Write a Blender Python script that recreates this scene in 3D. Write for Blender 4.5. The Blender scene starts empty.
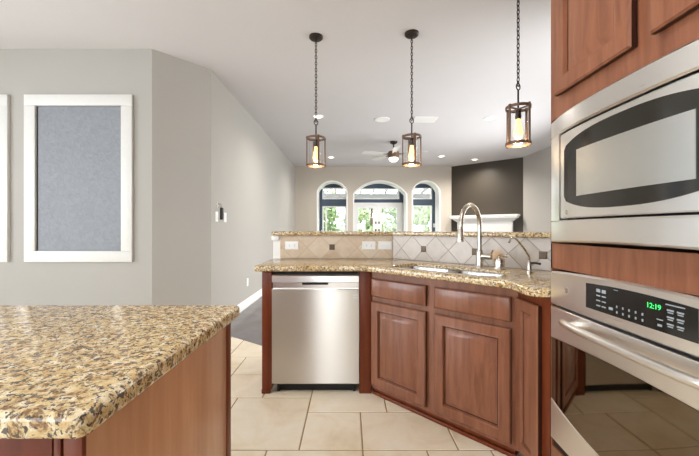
import bpy, bmesh, math, random
from mathutils import Matrix, Vector
PI = math.pi
random.seed(7)
scene = bpy.context.scene
COL = scene.collection

# ------------------------------------------------------------------ camera / world / light / exposure
CAM_Z = 1.145
cam_d = bpy.data.cameras.new('camera'); cam = bpy.data.objects.new('camera', cam_d); COL.objects.link(cam)
cam.location = (0, 0, CAM_Z); cam.rotation_euler = (PI/2, 0, 0)
cam_d.sensor_width = 36.0; cam_d.lens = 36.0*335/699; cam_d.shift_y = 1.0/699; cam_d.clip_start = 0.02
scene.camera = cam
scene.view_settings.view_transform = 'Standard'
scene.view_settings.look = 'None'
scene.view_settings.gamma = 1.0
scene.view_settings.use_curve_mapping = False
scene.view_settings.exposure = 0.2
scene.cycles.use_denoising = True
scene.cycles.max_bounces = 10
scene.cycles.diffuse_bounces = 6
scene.cycles.sample_clamp_indirect = 6.0
world = bpy.data.worlds.new('sky'); scene.world = world; world.use_nodes = True
bg = world.node_tree.nodes['Background']
bg.inputs[0].default_value = (0.86, 0.93, 1.0, 1); bg.inputs[1].default_value = 6.0

def area(name, loc, direction, sx, sy, power, color=(1, 1, 1), spread=PI):
    l = bpy.data.lights.new(name, 'AREA'); l.shape = 'RECTANGLE'; l.size = sx; l.size_y = sy
    l.energy = power; l.color = color; l.spread = spread
    o = bpy.data.objects.new(name, l); COL.objects.link(o); o.location = loc
    o.rotation_euler = Vector(direction).to_track_quat('-Z', 'Y').to_euler()
    return o
# daylight through the windows behind the camera, beside the dining area and in the living room, plus added fill lamps
area('daylight_kitchen_window', (-0.40, -2.33, 1.45), (0, 1, 0.05), 0.46, 1.9, 10, (0.90, 0.95, 1))
area('unseen_back_fill', (-3.0, -2.33, 1.30), (0, 1, 0.1), 2.4, 2.1, 2, (0.90, 0.95, 1))  # added fill behind the camera, no window known there
area('daylight_dining_window', (-4.92, 0.55, 1.4), (1, 0, 0.1), 3.0, 2.0, 24, (0.92, 0.96, 1), math.radians(105))
area('daylight_living_window', (4.12, 5.6, 1.35), (-1, 0.1, -0.12), 2.5, 1.9, 125, (0.94, 0.97, 1.0), math.radians(130))
area('unseen_living_fill', (2.9, 2.45, 1.35), (0, 1, 0), 2.3, 2.1, 80, (0.94, 0.97, 1.0))  # unseen fill added to brighten the living room, no door here

# ------------------------------------------------------------------ helpers
ROOTM = {}
def children_matrix(parent):
    return ROOTM[parent.name] if parent is not None and parent.name in ROOTM else Matrix.Identity(4)
def tagit(o, label=None, cat=None, group=None, kind=None):
    if label: o['label'] = label
    if cat: o['category'] = cat
    if group: o['group'] = group
    if kind: o['kind'] = kind
    return o
def thing(name, label, cat, loc=(0, 0, 0), rotz=0.0, group=None):
    o = bpy.data.objects.new(name, None); COL.objects.link(o)
    o.empty_display_size = 0.05
    o.location = loc; o.rotation_euler = (0, 0, rotz)
    ROOTM[o.name] = Matrix.Translation(Vector(loc)) @ Matrix.Rotation(rotz, 4, 'Z')
    return tagit(o, label, cat, group)
def shade(me, ang=35):
    me.polygons.foreach_set('use_smooth', [True]*len(me.polygons))
    try: me.set_sharp_from_angle(angle=math.radians(ang))
    except Exception: pass
def obj(name, bm, mat, parent=None, world=False, label=None, smooth=True):
    if world and parent is not None:
        bm.transform(children_matrix(parent).inverted())
    bmesh.ops.recalc_face_normals(bm, faces=bm.faces[:])
    me = bpy.data.meshes.new(name); bm.to_mesh(me); bm.free()
    if mat is not None:
        for m_ in (mat if isinstance(mat, (list, tuple)) else [mat]): me.materials.append(m_)
    if smooth: shade(me)
    o = bpy.data.objects.new(name, me); COL.objects.link(o)
    if parent is not None:
        o.parent = parent
        if parent.name in ROOTM: ROOTM[o.name] = ROOTM[parent.name]
    if label: o['label'] = label
    return o
def solo(name, bm, mat, label, cat, group=None, kind=None):
    xs = [v.co for v in bm.verts]
    c = Vector(((min(p.x for p in xs)+max(p.x for p in xs))/2, (min(p.y for p in xs)+max(p.y for p in xs))/2, min(p.z for p in xs)))
    bm.transform(Matrix.Translation(-c))
    o = obj(name, bm, mat); o.location = c
    ROOTM[o.name] = Matrix.Translation(c)
    return tagit(o, label, cat, group, kind)
def struct(name, bm, mat, smooth=True):
    o = obj(name, bm, mat, smooth=smooth); o['kind'] = 'structure'; return o
def copy_tree(o, parent=None):
    c = o.copy(); COL.objects.link(c)
    c.parent = parent
    if o.name in ROOTM: ROOTM[c.name] = ROOTM[o.name]
    for ch in list(o.children): copy_tree(ch, c)
    return c
def B(): return bmesh.new()
def box(bm, x0, x1, y0, y1, z0, z1, bev=0.0, seg=2):
    m = Matrix.Translation(((x0+x1)/2, (y0+y1)/2, (z0+z1)/2)) @ Matrix.Diagonal((abs(x1-x0), abs(y1-y0), abs(z1-z0), 1))
    r = bmesh.ops.create_cube(bm, size=1.0, matrix=m)
    if bev > 0:
        es = set(e for v in r['verts'] for e in v.link_edges)
        bmesh.ops.bevel(bm, geom=list(es), offset=bev, segments=seg, affect='EDGES', profile=0.5)
    return bm
def bx(x0, x1, y0, y1, z0, z1, bev=0.0, seg=2): return box(B(), x0, x1, y0, y1, z0, z1, bev, seg)
def tube(bm, pts, r, n=12, cap=True):
    pts = [Vector(p) for p in pts]
    rs = r if isinstance(r, (list, tuple)) else [r]*len(pts)
    rings = []; prev = None
    for i, p in enumerate(pts):
        t = (pts[min(i+1, len(pts)-1)] - pts[max(i-1, 0)]).normalized()
        if prev is None:
            a = Vector((0, 0, 1)) if abs(t.z) < 0.9 else Vector((1, 0, 0))
            u = t.cross(a).normalized()
        else:
            u = (prev - t*prev.dot(t)).normalized()
        prev = u; w = t.cross(u)
        rings.append([bm.verts.new(p + (u*math.cos(2*PI*k/n) + w*math.sin(2*PI*k/n))*rs[i]) for k in range(n)])
    for a, b in zip(rings, rings[1:]):
        for k in range(n): bm.faces.new((a[k], a[(k+1) % n], b[(k+1) % n], b[k]))
    if cap: bm.faces.new(rings[0][::-1]); bm.faces.new(rings[-1])
    return bm
def lathe(bm, prof, c=(0, 0, 0), n=28, M=None):
    rings = []
    for r, z in prof:
        if r < 1e-6: rings.append([bm.verts.new((0, 0, z))])
        else: rings.append([bm.verts.new((r*math.cos(2*PI*k/n), r*math.sin(2*PI*k/n), z)) for k in range(n)])
    fresh = [v for q in rings for v in q]
    for a, b in zip(rings, rings[1:]):
        if len(a) == 1 and len(b) == 1: continue
        for k in range(n):
            k2 = (k+1) % n
            if len(a) == 1: bm.faces.new((a[0], b[k], b[k2]))
            elif len(b) == 1: bm.faces.new((a[k], a[k2], b[0]))
            else: bm.faces.new((a[k], a[k2], b[k2], b[k]))
    T = Matrix.Translation(Vector(c)) @ (M or Matrix.Identity(4))
    for v in fresh: v.co = T @ v.co
    return bm
def slab(outer, z0, z1, holes=(), bev=0.0, seg=3, only=None):
    bm = B(); es = []
    for loop in [outer]+list(holes):
        vs = [bm.verts.new((p[0], p[1], z0)) for p in loop]
        es += [bm.edges.new((vs[i], vs[(i+1) % len(vs)])) for i in range(len(vs))]
    if holes: bmesh.ops.triangle_fill(bm, edges=es, use_beauty=True)
    else: bm.faces.new([v for v in bm.verts])
    r = bmesh.ops.extrude_face_region(bm, geom=bm.faces[:])
    for v in r['geom']:
        if isinstance(v, bmesh.types.BMVert): v.co.z = z1
    bmesh.ops.recalc_face_normals(bm, faces=bm.faces[:])
    if bev > 0:
        sharp = [e for e in bm.edges if len(e.link_faces) == 2 and e.calc_face_angle(0) > 1.2 and abs(e.verts[0].co.z-e.verts[1].co.z) < 1e-5 and (only is None or abs(e.verts[0].co.z-only) < 1e-5)]
        bmesh.ops.bevel(bm, geom=sharp, offset=bev, segments=seg, affect='EDGES', profile=0.5)
    return bm
def rounded(poly, radii, n=6):
    out = []; N = len(poly)
    for i, p in enumerate(poly):
        r = radii[i] if isinstance(radii, (list, tuple)) else radii
        p = Vector(p); a = Vector(poly[i-1]); b = Vector(poly[(i+1) % N])
        if r <= 0: out.append(tuple(p)); continue
        u = (a-p).normalized(); w = (b-p).normalized()
        half = math.acos(max(-1, min(1, u.dot(w))))/2
        d = r/math.tan(half); c = p + (u+w).normalized()*(r/math.sin(half))
        s = p+u*d - c; e = p+w*d - c
        for k in range(n+1):
            t = k/n; v = s.lerp(e, t).normalized()*r
            out.append(tuple(c+v))
    return out
def prism_strip(bm, secs):
    """solid through a list of cross-sections, each a closed loop of equal length"""
    rings = [[bm.verts.new(p) for p in s] for s in secs]; n = len(rings[0])
    for a, b in zip(rings, rings[1:]):
        for k in range(n): bm.faces.new((a[k], a[(k+1) % n], b[(k+1) % n], b[k]))
    bm.faces.new(rings[0][::-1]); bm.faces.new(rings[-1])
    return bm
def nested_panel(bm, O, U, V, N, w, h, prof, back=True, dark=()):
    """door-like slab built of nested rectangles (inset, height)"""
    O, U, V, N = map(Vector, (O, U, V, N))
    rings = []
    for i, d in prof:
        rings.append([bm.verts.new(O+U*a+V*b+N*d) for a, b in ((i, i), (w-i, i), (w-i, h-i), (i, h-i))])
    for i, (a, b) in enumerate(zip(rings, rings[1:])):
        for k in range(4):
            f = bm.faces.new((a[k], a[(k+1) % 4], b[(k+1) % 4], b[k]))
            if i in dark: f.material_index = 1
    bm.faces.new(rings[-1])
    if back: bm.faces.new(rings[0][::-1])
    return bm
RAISED = [(0.004, 0), (0.004, .005), (0, .007), (0, .020), (.006, .026), (.050, .026), (.054, .028), (.059, .026), (.063, .011), (.068, .011), (.098, .0245), (.102, .0255)]
RAISED_DARK = (0, 1, 2, 8)  # rings given the painted shade tone
FLATFRONT = [(0.004, 0), (0.004, .005), (0, .007), (0, .019), (.004, .023), (.010, .026)]
def wall_holes(x0, x1, z0, z1, y0, y1, holes):
    """vertical wall in the XZ plane from y0 to y1 with rectangular holes"""
    bm = B()
    xs = sorted(set([x0, x1]+[h[0] for h in holes]+[h[1] for h in holes]))
    zs = sorted(set([z0, z1]+[h[2] for h in holes]+[h[3] for h in holes]))
    inside = lambda x, z: any(h[0] < x < h[1] and h[2] < z < h[3] for h in holes)
    nx, nz = len(xs)-1, len(zs)-1
    solid = [[not inside((xs[i]+xs[i+1])/2, (zs[j]+zs[j+1])/2) for j in range(nz)] for i in range(nx)]
    q = lambda a, b, c, d: bm.faces.new([bm.verts.new(p) for p in (a, b, c, d)])
    for i in range(nx):
        for j in range(nz):
            if not solid[i][j]: continue
            a, b, c, d = xs[i], xs[i+1], zs[j], zs[j+1]
            q((a, y0, c), (b, y0, c), (b, y0, d), (a, y0, d)); q((a, y1, c), (a, y1, d), (b, y1, d), (b, y1, c))
            if i == 0 or not solid[i-1][j]: q((a, y0, c), (a, y0, d), (a, y1, d), (a, y1, c))
            if i == nx-1 or not solid[i+1][j]: q((b, y0, c), (b, y1, c), (b, y1, d), (b, y0, d))
            if j == 0 or not solid[i][j-1]: q((a, y0, c), (a, y1, c), (b, y1, c), (b, y0, c))
            if j == nz-1 or not solid[i][j+1]: q((a, y0, d), (b, y0, d), (b, y1, d), (a, y1, d))
    bmesh.ops.remove_doubles(bm, verts=bm.verts[:], dist=1e-5)
    return bm

# ------------------------------------------------------------------ materials
def lin(c):
    return tuple(((v/255)/12.92 if v/255 <= 0.04045 else ((v/255+0.055)/1.055)**2.4) for v in c)+(1.0,)
class Mt:
    def __init__(s, name):
        s.m = bpy.data.materials.new(name); s.m.use_nodes = True; s.t = s.m.node_tree
        s.p = s.t.nodes['Principled BSDF']
    def n(s, typ, **kw):
        x = s.t.nodes.new(typ)
        for k, v in kw.items():
            if k.startswith('i_'):
                key = k[2:]; key = int(key) if key.isdigit() else key.replace('_', ' ')
                x.inputs[key].default_value = v
            else: setattr(x, k, v)
        return x
    def l(s, a, b): s.t.links.new(a, b)
    def coord(s, scale=(1, 1, 1), rot=(0, 0, 0)):
        c = s.n('ShaderNodeTexCoord'); m = s.n('ShaderNodeMapping'); m.inputs['Scale'].default_value = scale; m.inputs['Rotation'].default_value = rot
        s.l(c.outputs['Object'], m.inputs['Vector']); return m.outputs['Vector']
    def noise(s, vec, scale, detail=4, rough=0.55, dist=0.0):
        x = s.n('ShaderNodeTexNoise'); x.inputs['Scale'].default_value = scale; x.inputs['Detail'].default_value = detail
        x.inputs['Roughness'].default_value = rough; x.inputs['Distortion'].default_value = dist
        s.l(vec, x.inputs['Vector']); return x.outputs['Fac']
    def ramp(s, fac, stops, interp='LINEAR'):
        r = s.n('ShaderNodeValToRGB'); r.color_ramp.interpolation = interp
        e = r.color_ramp.elements
        while len(e) < len(stops): e.new(0.5)
        for el, (p, c) in zip(e, stops): el.position = p; el.color = c if len(c) == 4 else lin(c)
        s.l(fac, r.inputs['Fac']); return r.outputs['Color']
    def mix(s, fac, a, b, mode='MIX'):
        x = s.n('ShaderNodeMix', data_type='RGBA', blend_type=mode)
        for src, i in ((fac, 0), (a, 6), (b, 7)):
            if isinstance(src, (int, float)): x.inputs[i].default_value = src
            elif isinstance(src, tuple): x.inputs[i].default_value = src
            else: s.l(src, x.inputs[i])
        return x.outputs[2]
    def bump(s, h, strength=0.1, dist=0.01):
        b = s.n('ShaderNodeBump'); b.inputs['Strength'].default_value = strength; b.inputs['Distance'].default_value = dist
        s.l(h, b.inputs['Height']); s.l(b.outputs['Normal'], s.p.inputs['Normal'])
    def set(s, **kw):
        for k, v in kw.items(): s.p.inputs[k.replace('_', ' ')].default_value = v
        return s
    def math(s, op, a, b=None, c=None):
        x = s.n('ShaderNodeMath', operation=op)
        for i, v in enumerate((a, b, c)):
            if v is None: continue
            if isinstance(v, (int, float)): x.inputs[i].default_value = v
            else: s.l(v, x.inputs[i])
        return x.outputs[0]
def plain(name, rgb, rough=0.5, metal=0.0, spec=0.5, coat=0.0):
    a = Mt(name); v = a.coord(); f = a.noise(v, 30, 3)
    c = lin(rgb); dk = tuple(x*0.93 for x in c[:3])+(1,)
    a.l(a.mix(f, dk, c), a.p.inputs['Base Color'])
    a.set(Roughness=rough, Metallic=metal, Coat_Weight=coat); a.p.inputs['Specular IOR Level'].default_value = spec
    return a.m
def paint(name, rgb, bump=0.12, scale=90, rough=0.75):
    a = Mt(name); v = a.coord(); f = a.noise(v, 3, 3)
    c = lin(rgb); dk = tuple(x*0.97 for x in c[:3])+(1,)
    a.l(a.mix(f, dk, c), a.p.inputs['Base Color']); a.set(Roughness=rough)
    a.p.inputs['Specular IOR Level'].default_value = 0.3
    a.bump(a.noise(v, scale, 3), bump, 0.004); return a.m
def emit(name, rgb, strength, base=(255, 255, 255)):
    a = Mt(name); a.set(Base_Color=lin(base), Emission_Color=lin(rgb), Emission_Strength=strength); return a.m
def wood(name, c_dark, c_mid, c_light, rough=0.38, vertical=True, coat=0.32):
    a = Mt(name)
    v = a.coord((9, 9, 0.9) if vertical else (1, 1, 9))
    g = a.noise(v, 3.0, 6, 0.6, 0.6)
    big = a.noise(a.coord((1.5, 1.5, 1.5)), 2.2, 3)
    col = a.ramp(g, [(0.28, c_dark), (0.5, c_mid), (0.75, c_light)])
    col = a.mix(a.math('MULTIPLY', big, 0.55), col, lin(c_dark))
    a.l(col, a.p.inputs['Base Color']); a.set(Roughness=rough, Coat_Weight=coat, Coat_Roughness=0.16); a.p.inputs['Specular IOR Level'].default_value = 0.3
    a.bump(g, 0.04, 0.003); return a.m
def granite(name):
    a = Mt(name); v = a.coord()
    w = a.n('ShaderNodeTexNoise'); w.inputs['Scale'].default_value = 34; w.inputs['Detail'].default_value = 3; a.l(v, w.inputs['Vector'])
    add = a.n('ShaderNodeVectorMath', operation='MULTIPLY_ADD'); a.l(w.outputs['Color'], add.inputs[0]); add.inputs[1].default_value = (.022, .022, .022); a.l(v, add.inputs[2])
    vv = add.outputs[0]
    base = a.ramp(a.noise(vv, 60, 5, 0.65), [(0.32, (150, 112, 62)), (0.42, (196, 158, 98)), (0.50, (208, 182, 128)), (0.58, (232, 216, 184)), (0.70, (238, 230, 214))])
    big = a.noise(v, 6, 3)
    base = a.mix(a.math('MULTIPLY', big, 0.25), base, lin((236, 224, 198)))
    brown = a.ramp(a.noise(vv, 74, 5, 0.65), [(0.505, (0, 0, 0, 1)), (0.585, (1, 1, 1, 1))])
    col = a.mix(a.math('MULTIPLY', brown, 0.85), base, lin((112, 74, 38)))
    specks = a.ramp(a.noise(vv, 120, 3, 0.6), [(0.54, (0, 0, 0, 1)), (0.585, (1, 1, 1, 1))])
    col = a.mix(a.math('MULTIPLY', specks, 0.9), col, lin((50, 42, 36)))
    a.l(col, a.p.inputs['Base Color']); a.set(Roughness=0.12); return a.m
def steel(name, rgb=(244, 241, 237), rough=0.28, aniso=0.0, axis='x', rot=0.0):
    a = Mt(name)
    v = a.coord((2, 2, 260) if axis == 'x' else (260, 260, 2))
    f = a.noise(v, 3, 3)
    c = lin(rgb); dk = tuple(x*0.985 for x in c[:3])+(1,)
    a.l(a.mix(f, dk, c), a.p.inputs['Base Color']); a.set(Metallic=1.0, Roughness=rough)
    r = a.n('ShaderNodeMapRange'); a.l(f, r.inputs[0]); r.inputs[3].default_value = rough-0.015; r.inputs[4].default_value = rough+0.02
    a.l(r.outputs[0], a.p.inputs['Roughness'])
    if aniso:
        tg = a.n('ShaderNodeTangent', direction_type='RADIAL', axis='Z'); a.l(tg.outputs[0], a.p.inputs['Tangent'])
        a.set(Anisotropic=aniso, Anisotropic_Rotation=rot)
    return a.m

M_WALL = paint('wall_paint', (170, 166, 159))
M_FARWALL = paint('far_wall_paint', (184, 175, 162))
M_CEIL = paint('ceiling_paint', (208, 205, 204), 0.2, 120, 0.9)
M_TRIM = plain('white_trim_paint', (238, 237, 233), 0.4)
M_FRAME = plain('frame_white_paint', (216, 214, 209), 0.45)
M_NAVY = paint('slate_blue_paint', (80, 93, 107), 0.05)
M_ACCENT = paint('dark_accent_paint', (64, 57, 48), 0.08, 70, 0.45)
M_DARKFLOOR = wood('dark_plank_floor', (98, 92, 92), (116, 110, 110), (134, 128, 126), 0.45, False)
M_WOOD = wood('cherry_wood', (108, 63, 43), (136, 86, 61), (154, 103, 75))
M_WOOD_DK = wood('dark_cherry_edge', (92, 38, 14), (112, 50, 22), (128, 64, 32), coat=0.05)
M_EDGE_SHADE = wood('painted_edge_shade', (40, 18, 12), (52, 24, 15), (64, 30, 20))  # near-black tone standing in for shade on door sides and in grooves
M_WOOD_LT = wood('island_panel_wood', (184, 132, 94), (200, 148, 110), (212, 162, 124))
M_GRAN = granite('granite')
M_STEEL = steel('brushed_steel')
M_STEEL_V = steel('brushed_steel_upright', (218, 214, 208), rough=0.31, aniso=0.94, rot=0.25)
M_NICKEL = steel('brushed_nickel', (205, 198, 186), 0.27)
M_SINK = steel('sink_steel', (195, 195, 195), 0.25)
M_BLACK = plain('black_plastic', (14, 14, 14), 0.5)
M_SLOT_SHADE = plain('slot_and_shade_dark', (10, 9, 8), 0.8)
M_BRONZE = plain('oil_rubbed_bronze', (52, 42, 36), 0.42, 0.6)
M_CAGE = plain('weathered_cage_metal', (118, 92, 74), 0.5, 0.4)
M_WHITEP = plain('white_plastic', (240, 240, 238), 0.35)
M_INSERT = plain('bronze_insert', (92, 78, 64), 0.35, 0.7)
def mirror(name, rgb, rough):
    a = Mt(name); f = a.noise(a.coord(), 20, 2); c = lin(rgb)
    a.l(a.mix(f, c, tuple(x*0.96 for x in c[:3])+(1,)), a.p.inputs['Base Color']); a.set(Metallic=1.0, Roughness=rough); return a.m
M_OVENGLASS = mirror('smoked_oven_glass', (130, 117, 99), 0.04)
M_MICROGLASS = mirror('dark_microwave_glass', (96, 94, 91), 0.12)
M_MICROWIN = mirror('grey_microwave_window', (222, 222, 218), 0.30)
M_CTRL = plain('control_glass', (26, 24, 22), 0.10)
M_CTRLTXT = plain('control_print', (150, 158, 162), 0.5)
M_GREEN = emit('display_green', (60, 255, 120), 1.6, (10, 30, 15))
M_LENS = emit('lamp_lens', (255, 240, 214), 5.0)
M_FANLENS = emit('fan_lens', (255, 244, 226), 4.0)
M_BULB = emit('bulb_glow', (255, 176, 88), 3.2, (255, 220, 170))
M_LEAF = plain('leaves', (136, 156, 106), 0.6)
M_LEAF2 = plain('pale_leaves', (164, 180, 136), 0.6)
M_BARK = plain('bark', (110, 92, 74), 0.9)
M_LAWN = plain('lawn', (134, 160, 92), 0.9)
M_PATIO = plain('patio_concrete', (204, 198, 188), 0.9)
M_PERG = plain('weathered_pergola_wood', (118, 116, 110), 0.9)
M_LABELGREY = plain('sticker_grey', (228, 228, 224), 0.5)
def clear_glass():
    a = Mt('clear_glass'); t = a.t
    tr = a.n('ShaderNodeBsdfTransparent'); gl = a.n('ShaderNodeBsdfGlossy'); gl.inputs['Roughness'].default_value = 0.03
    lw = a.n('ShaderNodeLayerWeight'); lw.inputs['Blend'].default_value = 0.2
    fac = a.math('ADD', 0.03, a.math('MULTIPLY', lw.outputs['Facing'], 0.12))
    mx = a.n('ShaderNodeMixShader'); a.l(fac, mx.inputs[0]); a.l(tr.outputs[0], mx.inputs[1]); a.l(gl.outputs[0], mx.inputs[2])
    a.l(mx.outputs[0], t.nodes['Material Output'].inputs['Surface']); return a.m
M_GLASS = clear_glass()
def niche_paint():
    a = Mt('blue_grey_texture'); v = a.coord()
    f = a.noise(v, 26, 4, 0.6, 0.8)
    a.l(a.ramp(f, [(0.3, (122, 125, 130)), (0.7, (135, 138, 143))]), a.p.inputs['Base Color']); a.set(Roughness=0.55)
    a.bump(f, 0.5, 0.01); return a.m
M_NICHE = niche_paint()
def travertine_floor():
    a = Mt('floor_tile'); v = a.coord()
    at = a.n('ShaderNodeAttribute', attribute_name='tone')
    n1 = a.noise(v, 3.2, 6, 0.62, 0.6); n2 = a.noise(v, 14, 5, 0.6)
    col = a.ramp(n1, [(0.3, (226, 208, 178)), (0.5, (242, 229, 205)), (0.72, (250, 242, 228))])
    col = a.mix(a.math('MULTIPLY', n2, 0.28), col, lin((206, 182, 148)))
    col = a.mix(0.2, col, at.outputs['Color'], 'MULTIPLY')
    a.l(col, a.p.inputs['Base Color']); a.set(Roughness=0.38); a.bump(n2, 0.08, 0.004); return a.m
M_TILE = travertine_floor()
M_GROUT = plain('floor_grout', (158, 132, 98), 0.9)
def backsplash_mat(name, phase, c0, c1, c2, cg, painted_glare=None):
    S = 0.2137                              # tile diagonal; vertex phase along the wall, centred at z = .985
    a = Mt(name); c = a.n('ShaderNodeTexCoord'); sp = a.n('ShaderNodeSeparateXYZ'); a.l(c.outputs['Object'], sp.inputs[0])
    x = a.math('SUBTRACT', sp.outputs['X'], phase); z = a.math('SUBTRACT', sp.outputs['Z'], 0.985-0.8965)
    u = a.math('DIVIDE', a.math('ADD', x, z), S); w = a.math('DIVIDE', a.math('SUBTRACT', x, z), S)
    def dist(q): return a.math('ABSOLUTE', a.math('SUBTRACT', a.math('FRACT', a.math('ADD', q, 0.5)), 0.5))
    d = a.math('MINIMUM', dist(u), dist(w))
    tile = a.n('ShaderNodeMapRange'); a.l(d, tile.inputs[0]); tile.inputs[1].default_value = 0.010; tile.inputs[2].default_value = 0.026
    cm = a.n('ShaderNodeCombineXYZ'); a.l(a.math('ROUND', a.math('ADD', u, 0.5)), cm.inputs[0]); a.l(a.math('ROUND', a.math('ADD', w, 0.5)), cm.inputs[1])
    wn = a.n('ShaderNodeTexWhiteNoise', noise_dimensions='2D'); a.l(cm.outputs[0], wn.inputs['Vector'])
    v = a.coord(); n = a.noise(v, 16, 6, 0.62, 0.4)
    f = a.math('ADD', a.math('MULTIPLY', wn.outputs['Value'], 0.35), a.math('MULTIPLY', n, 0.65))
    col = a.ramp(f, [(0.25, c0), (0.5, c1), (0.75, c2)])
    if painted_glare:  # warm glare mixed into the tile colour around one point
        vd = a.n('ShaderNodeVectorMath', operation='DISTANCE'); a.l(c.outputs['Object'], vd.inputs[0]); vd.inputs[1].default_value = painted_glare
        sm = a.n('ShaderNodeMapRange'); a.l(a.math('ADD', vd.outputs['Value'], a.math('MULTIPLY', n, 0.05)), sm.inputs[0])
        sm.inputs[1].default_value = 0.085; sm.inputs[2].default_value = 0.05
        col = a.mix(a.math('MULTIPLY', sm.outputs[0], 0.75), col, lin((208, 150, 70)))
    col = a.mix(tile.outputs[0], lin(cg), col)
    a.l(col, a.p.inputs['Base Color']); a.set(Roughness=0.4); a.bump(a.math('ADD', tile.outputs[0], a.math('MULTIPLY', n, 0.15)), 0.35, 0.004)
    return a.m

# ------------------------------------------------------------------ room shell
H = 2.88
BX0, BX1, BY0 = -5.0, 1.5, -2.4
LW = -1.508                                   # living left wall
FAR = 9.3; NAV = 9.86
# ceiling (slab over everything)
struct('ceiling', bx(-5.2, 4.5, -2.6, 10.1, H, H+0.15), M_CEIL)
# tile floor (modular pattern of real tiles over a grout bed)
U = 0.1655; X0, Y0 = -0.262, 2.096
TX0, TY0 = -0.262-30*U, 2.096-28*0.18
def tilefloor():
    bm = B(); lay = bm.loops.layers.float_color.new('tone')
    ux, uy = U, 0.18
    occ = {}
    def put(i, j, w, h):
        for a in range(w):
            for b in range(h): occ[(i+a, j+b)] = 1
        x0, x1 = X0+i*ux, X0+(i+w)*ux; y0, y1 = Y0+j*uy, Y0+(j+h)*uy
        g = 0.003; t = random.uniform(0.80, 1.0); e = 0.003
        lo = [bm.verts.new(p) for p in ((x0+g, y0+g, -.004), (x1-g, y0+g, -.004), (x1-g, y1-g, -.004), (x0+g, y1-g, -.004))]
        hi = [bm.verts.new(p) for p in ((x0+g+e, y0+g+e, 0), (x1-g-e, y0+g+e, 0), (x1-g-e, y1-g-e, 0), (x0+g+e, y1-g-e, 0))]
        fs = [bm.faces.new(hi)]+[bm.faces.new((lo[k], lo[(k+1) % 4], hi[(k+1) % 4], hi[k])) for k in range(4)]
        for f in fs:
            for lp in f.loops: lp[lay] = (t, t*0.985, t*0.96, 1)
    # tiles the photo shows
    put(0, -2, 2, 2); put(2, -2, 3, 2); put(0, 0, 3, 2); put(-3, -2, 3, 3); put(3, 0, 2, 2); put(-4, 1, 4, 2) if False else None
    put(-1, -4, 3, 2); put(2, -4, 2, 2); put(-3, -4, 2, 2); put(4, -4, 2, 2)
    put(-4, 1, 2, 2); put(-4, 3, 3, 2)
    for j in range(-25, 11):
        for i in range(-29, 11):
            if (i, j) in occ: continue
            opts = [(3, 2), (2, 2), (3, 3), (2, 3), (2, 2)]; random.shuffle(opts)
            for w, h in opts+[(2, 1), (1, 2), (1, 1)]:
                if all((i+a, j+b) not in occ for a in range(w) for b in range(h)): put(i, j, w, h); break
    # trim the tile field along the diagonal where the dark floor begins, and to the room
    def cut(co, no):
        bmesh.ops.bisect_plane(bm, geom=bm.verts[:]+bm.edges[:]+bm.faces[:], plane_co=co, plane_no=no, clear_outer=True)
    cut((-1.26, 3.57, 0), Vector((0.28, 0.39, 0)))
    cut((BX1, 0, 0), (1, 0, 0)); cut((0, BY0, 0), (0, -1, 0)); cut((BX0, 0, 0), (-1, 0, 0))
    cut((0, 3.75, 0), (0, 1, 0))
    return bm
fl = tilefloor()
struct('floor_tile', fl, M_TILE, smooth=False)
gb = slab([(BX0, BY0), (BX1, BY0), (BX1, 1.588), (-1.528, 3.762), (-1.62, 3.78), (BX0, 3.78)], -0.05, -0.003)
struct('floor_grout_bed', gb, M_GROUT)
struct('floor_living_room', slab([(BX1+0.0, 1.59), (4.3, 1.59), (4.3, 9.9), (-1.6, 9.9), (-1.6, 3.815)], -0.05, -0.001), M_DARKFLOOR)

struct('wall_dining', bx(-5.1, -1.904, 3.23, 3.35, 0, H), M_WALL)
bm = slab([(-1.904, 3.23), (LW, 3.645), (-1.62, 3.78), (-2.0, 3.35), (-1.904, 3.35)], 0, H); struct('wall_angled', bm, M_WALL)
struct('wall_left', bx(LW-0.12, LW, 3.645, 9.3, 0, H), M_WALL)
struct('wall_right', bx(4.2, 4.32, 2.4, 8.1, 0, H), M_WALL)
struct('wall_partition', bx(1.5, 4.32, 2.28, 2.4, 0, H), M_WALL)
struct('wall_kitchen', bx(1.5, 1.62, BY0, 2.28, 0, H), M_WALL)
struct('wall_back', wall_holes(BX0-0.1, BX1+0.12, 0, H, BY0-0.12, BY0, [(-0.63, -0.17, 0.5, 2.4), (-4.2, -1.8, 0.25, 2.35)]), M_WALL)
side = wall_holes(-2.4, 3.35, 0, H, 0, 0.1, [(-0.95, 2.05, 0.4, 2.4)])
side.transform(Matrix(((0, -1, 0, BX0), (1, 0, 0, 0), (0, 0, 1, 0), (0, 0, 0, 1)))); struct('wall_outer', side, M_WALL)
# corner fireplace wall
bm = slab([(2.80, 9.35), (4.20, 8.10), (4.32, 8.2), (4.32, 9.5), (2.80, 9.5)], 0, H); struct('wall_fireplace', bm, M_ACCENT)

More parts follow.
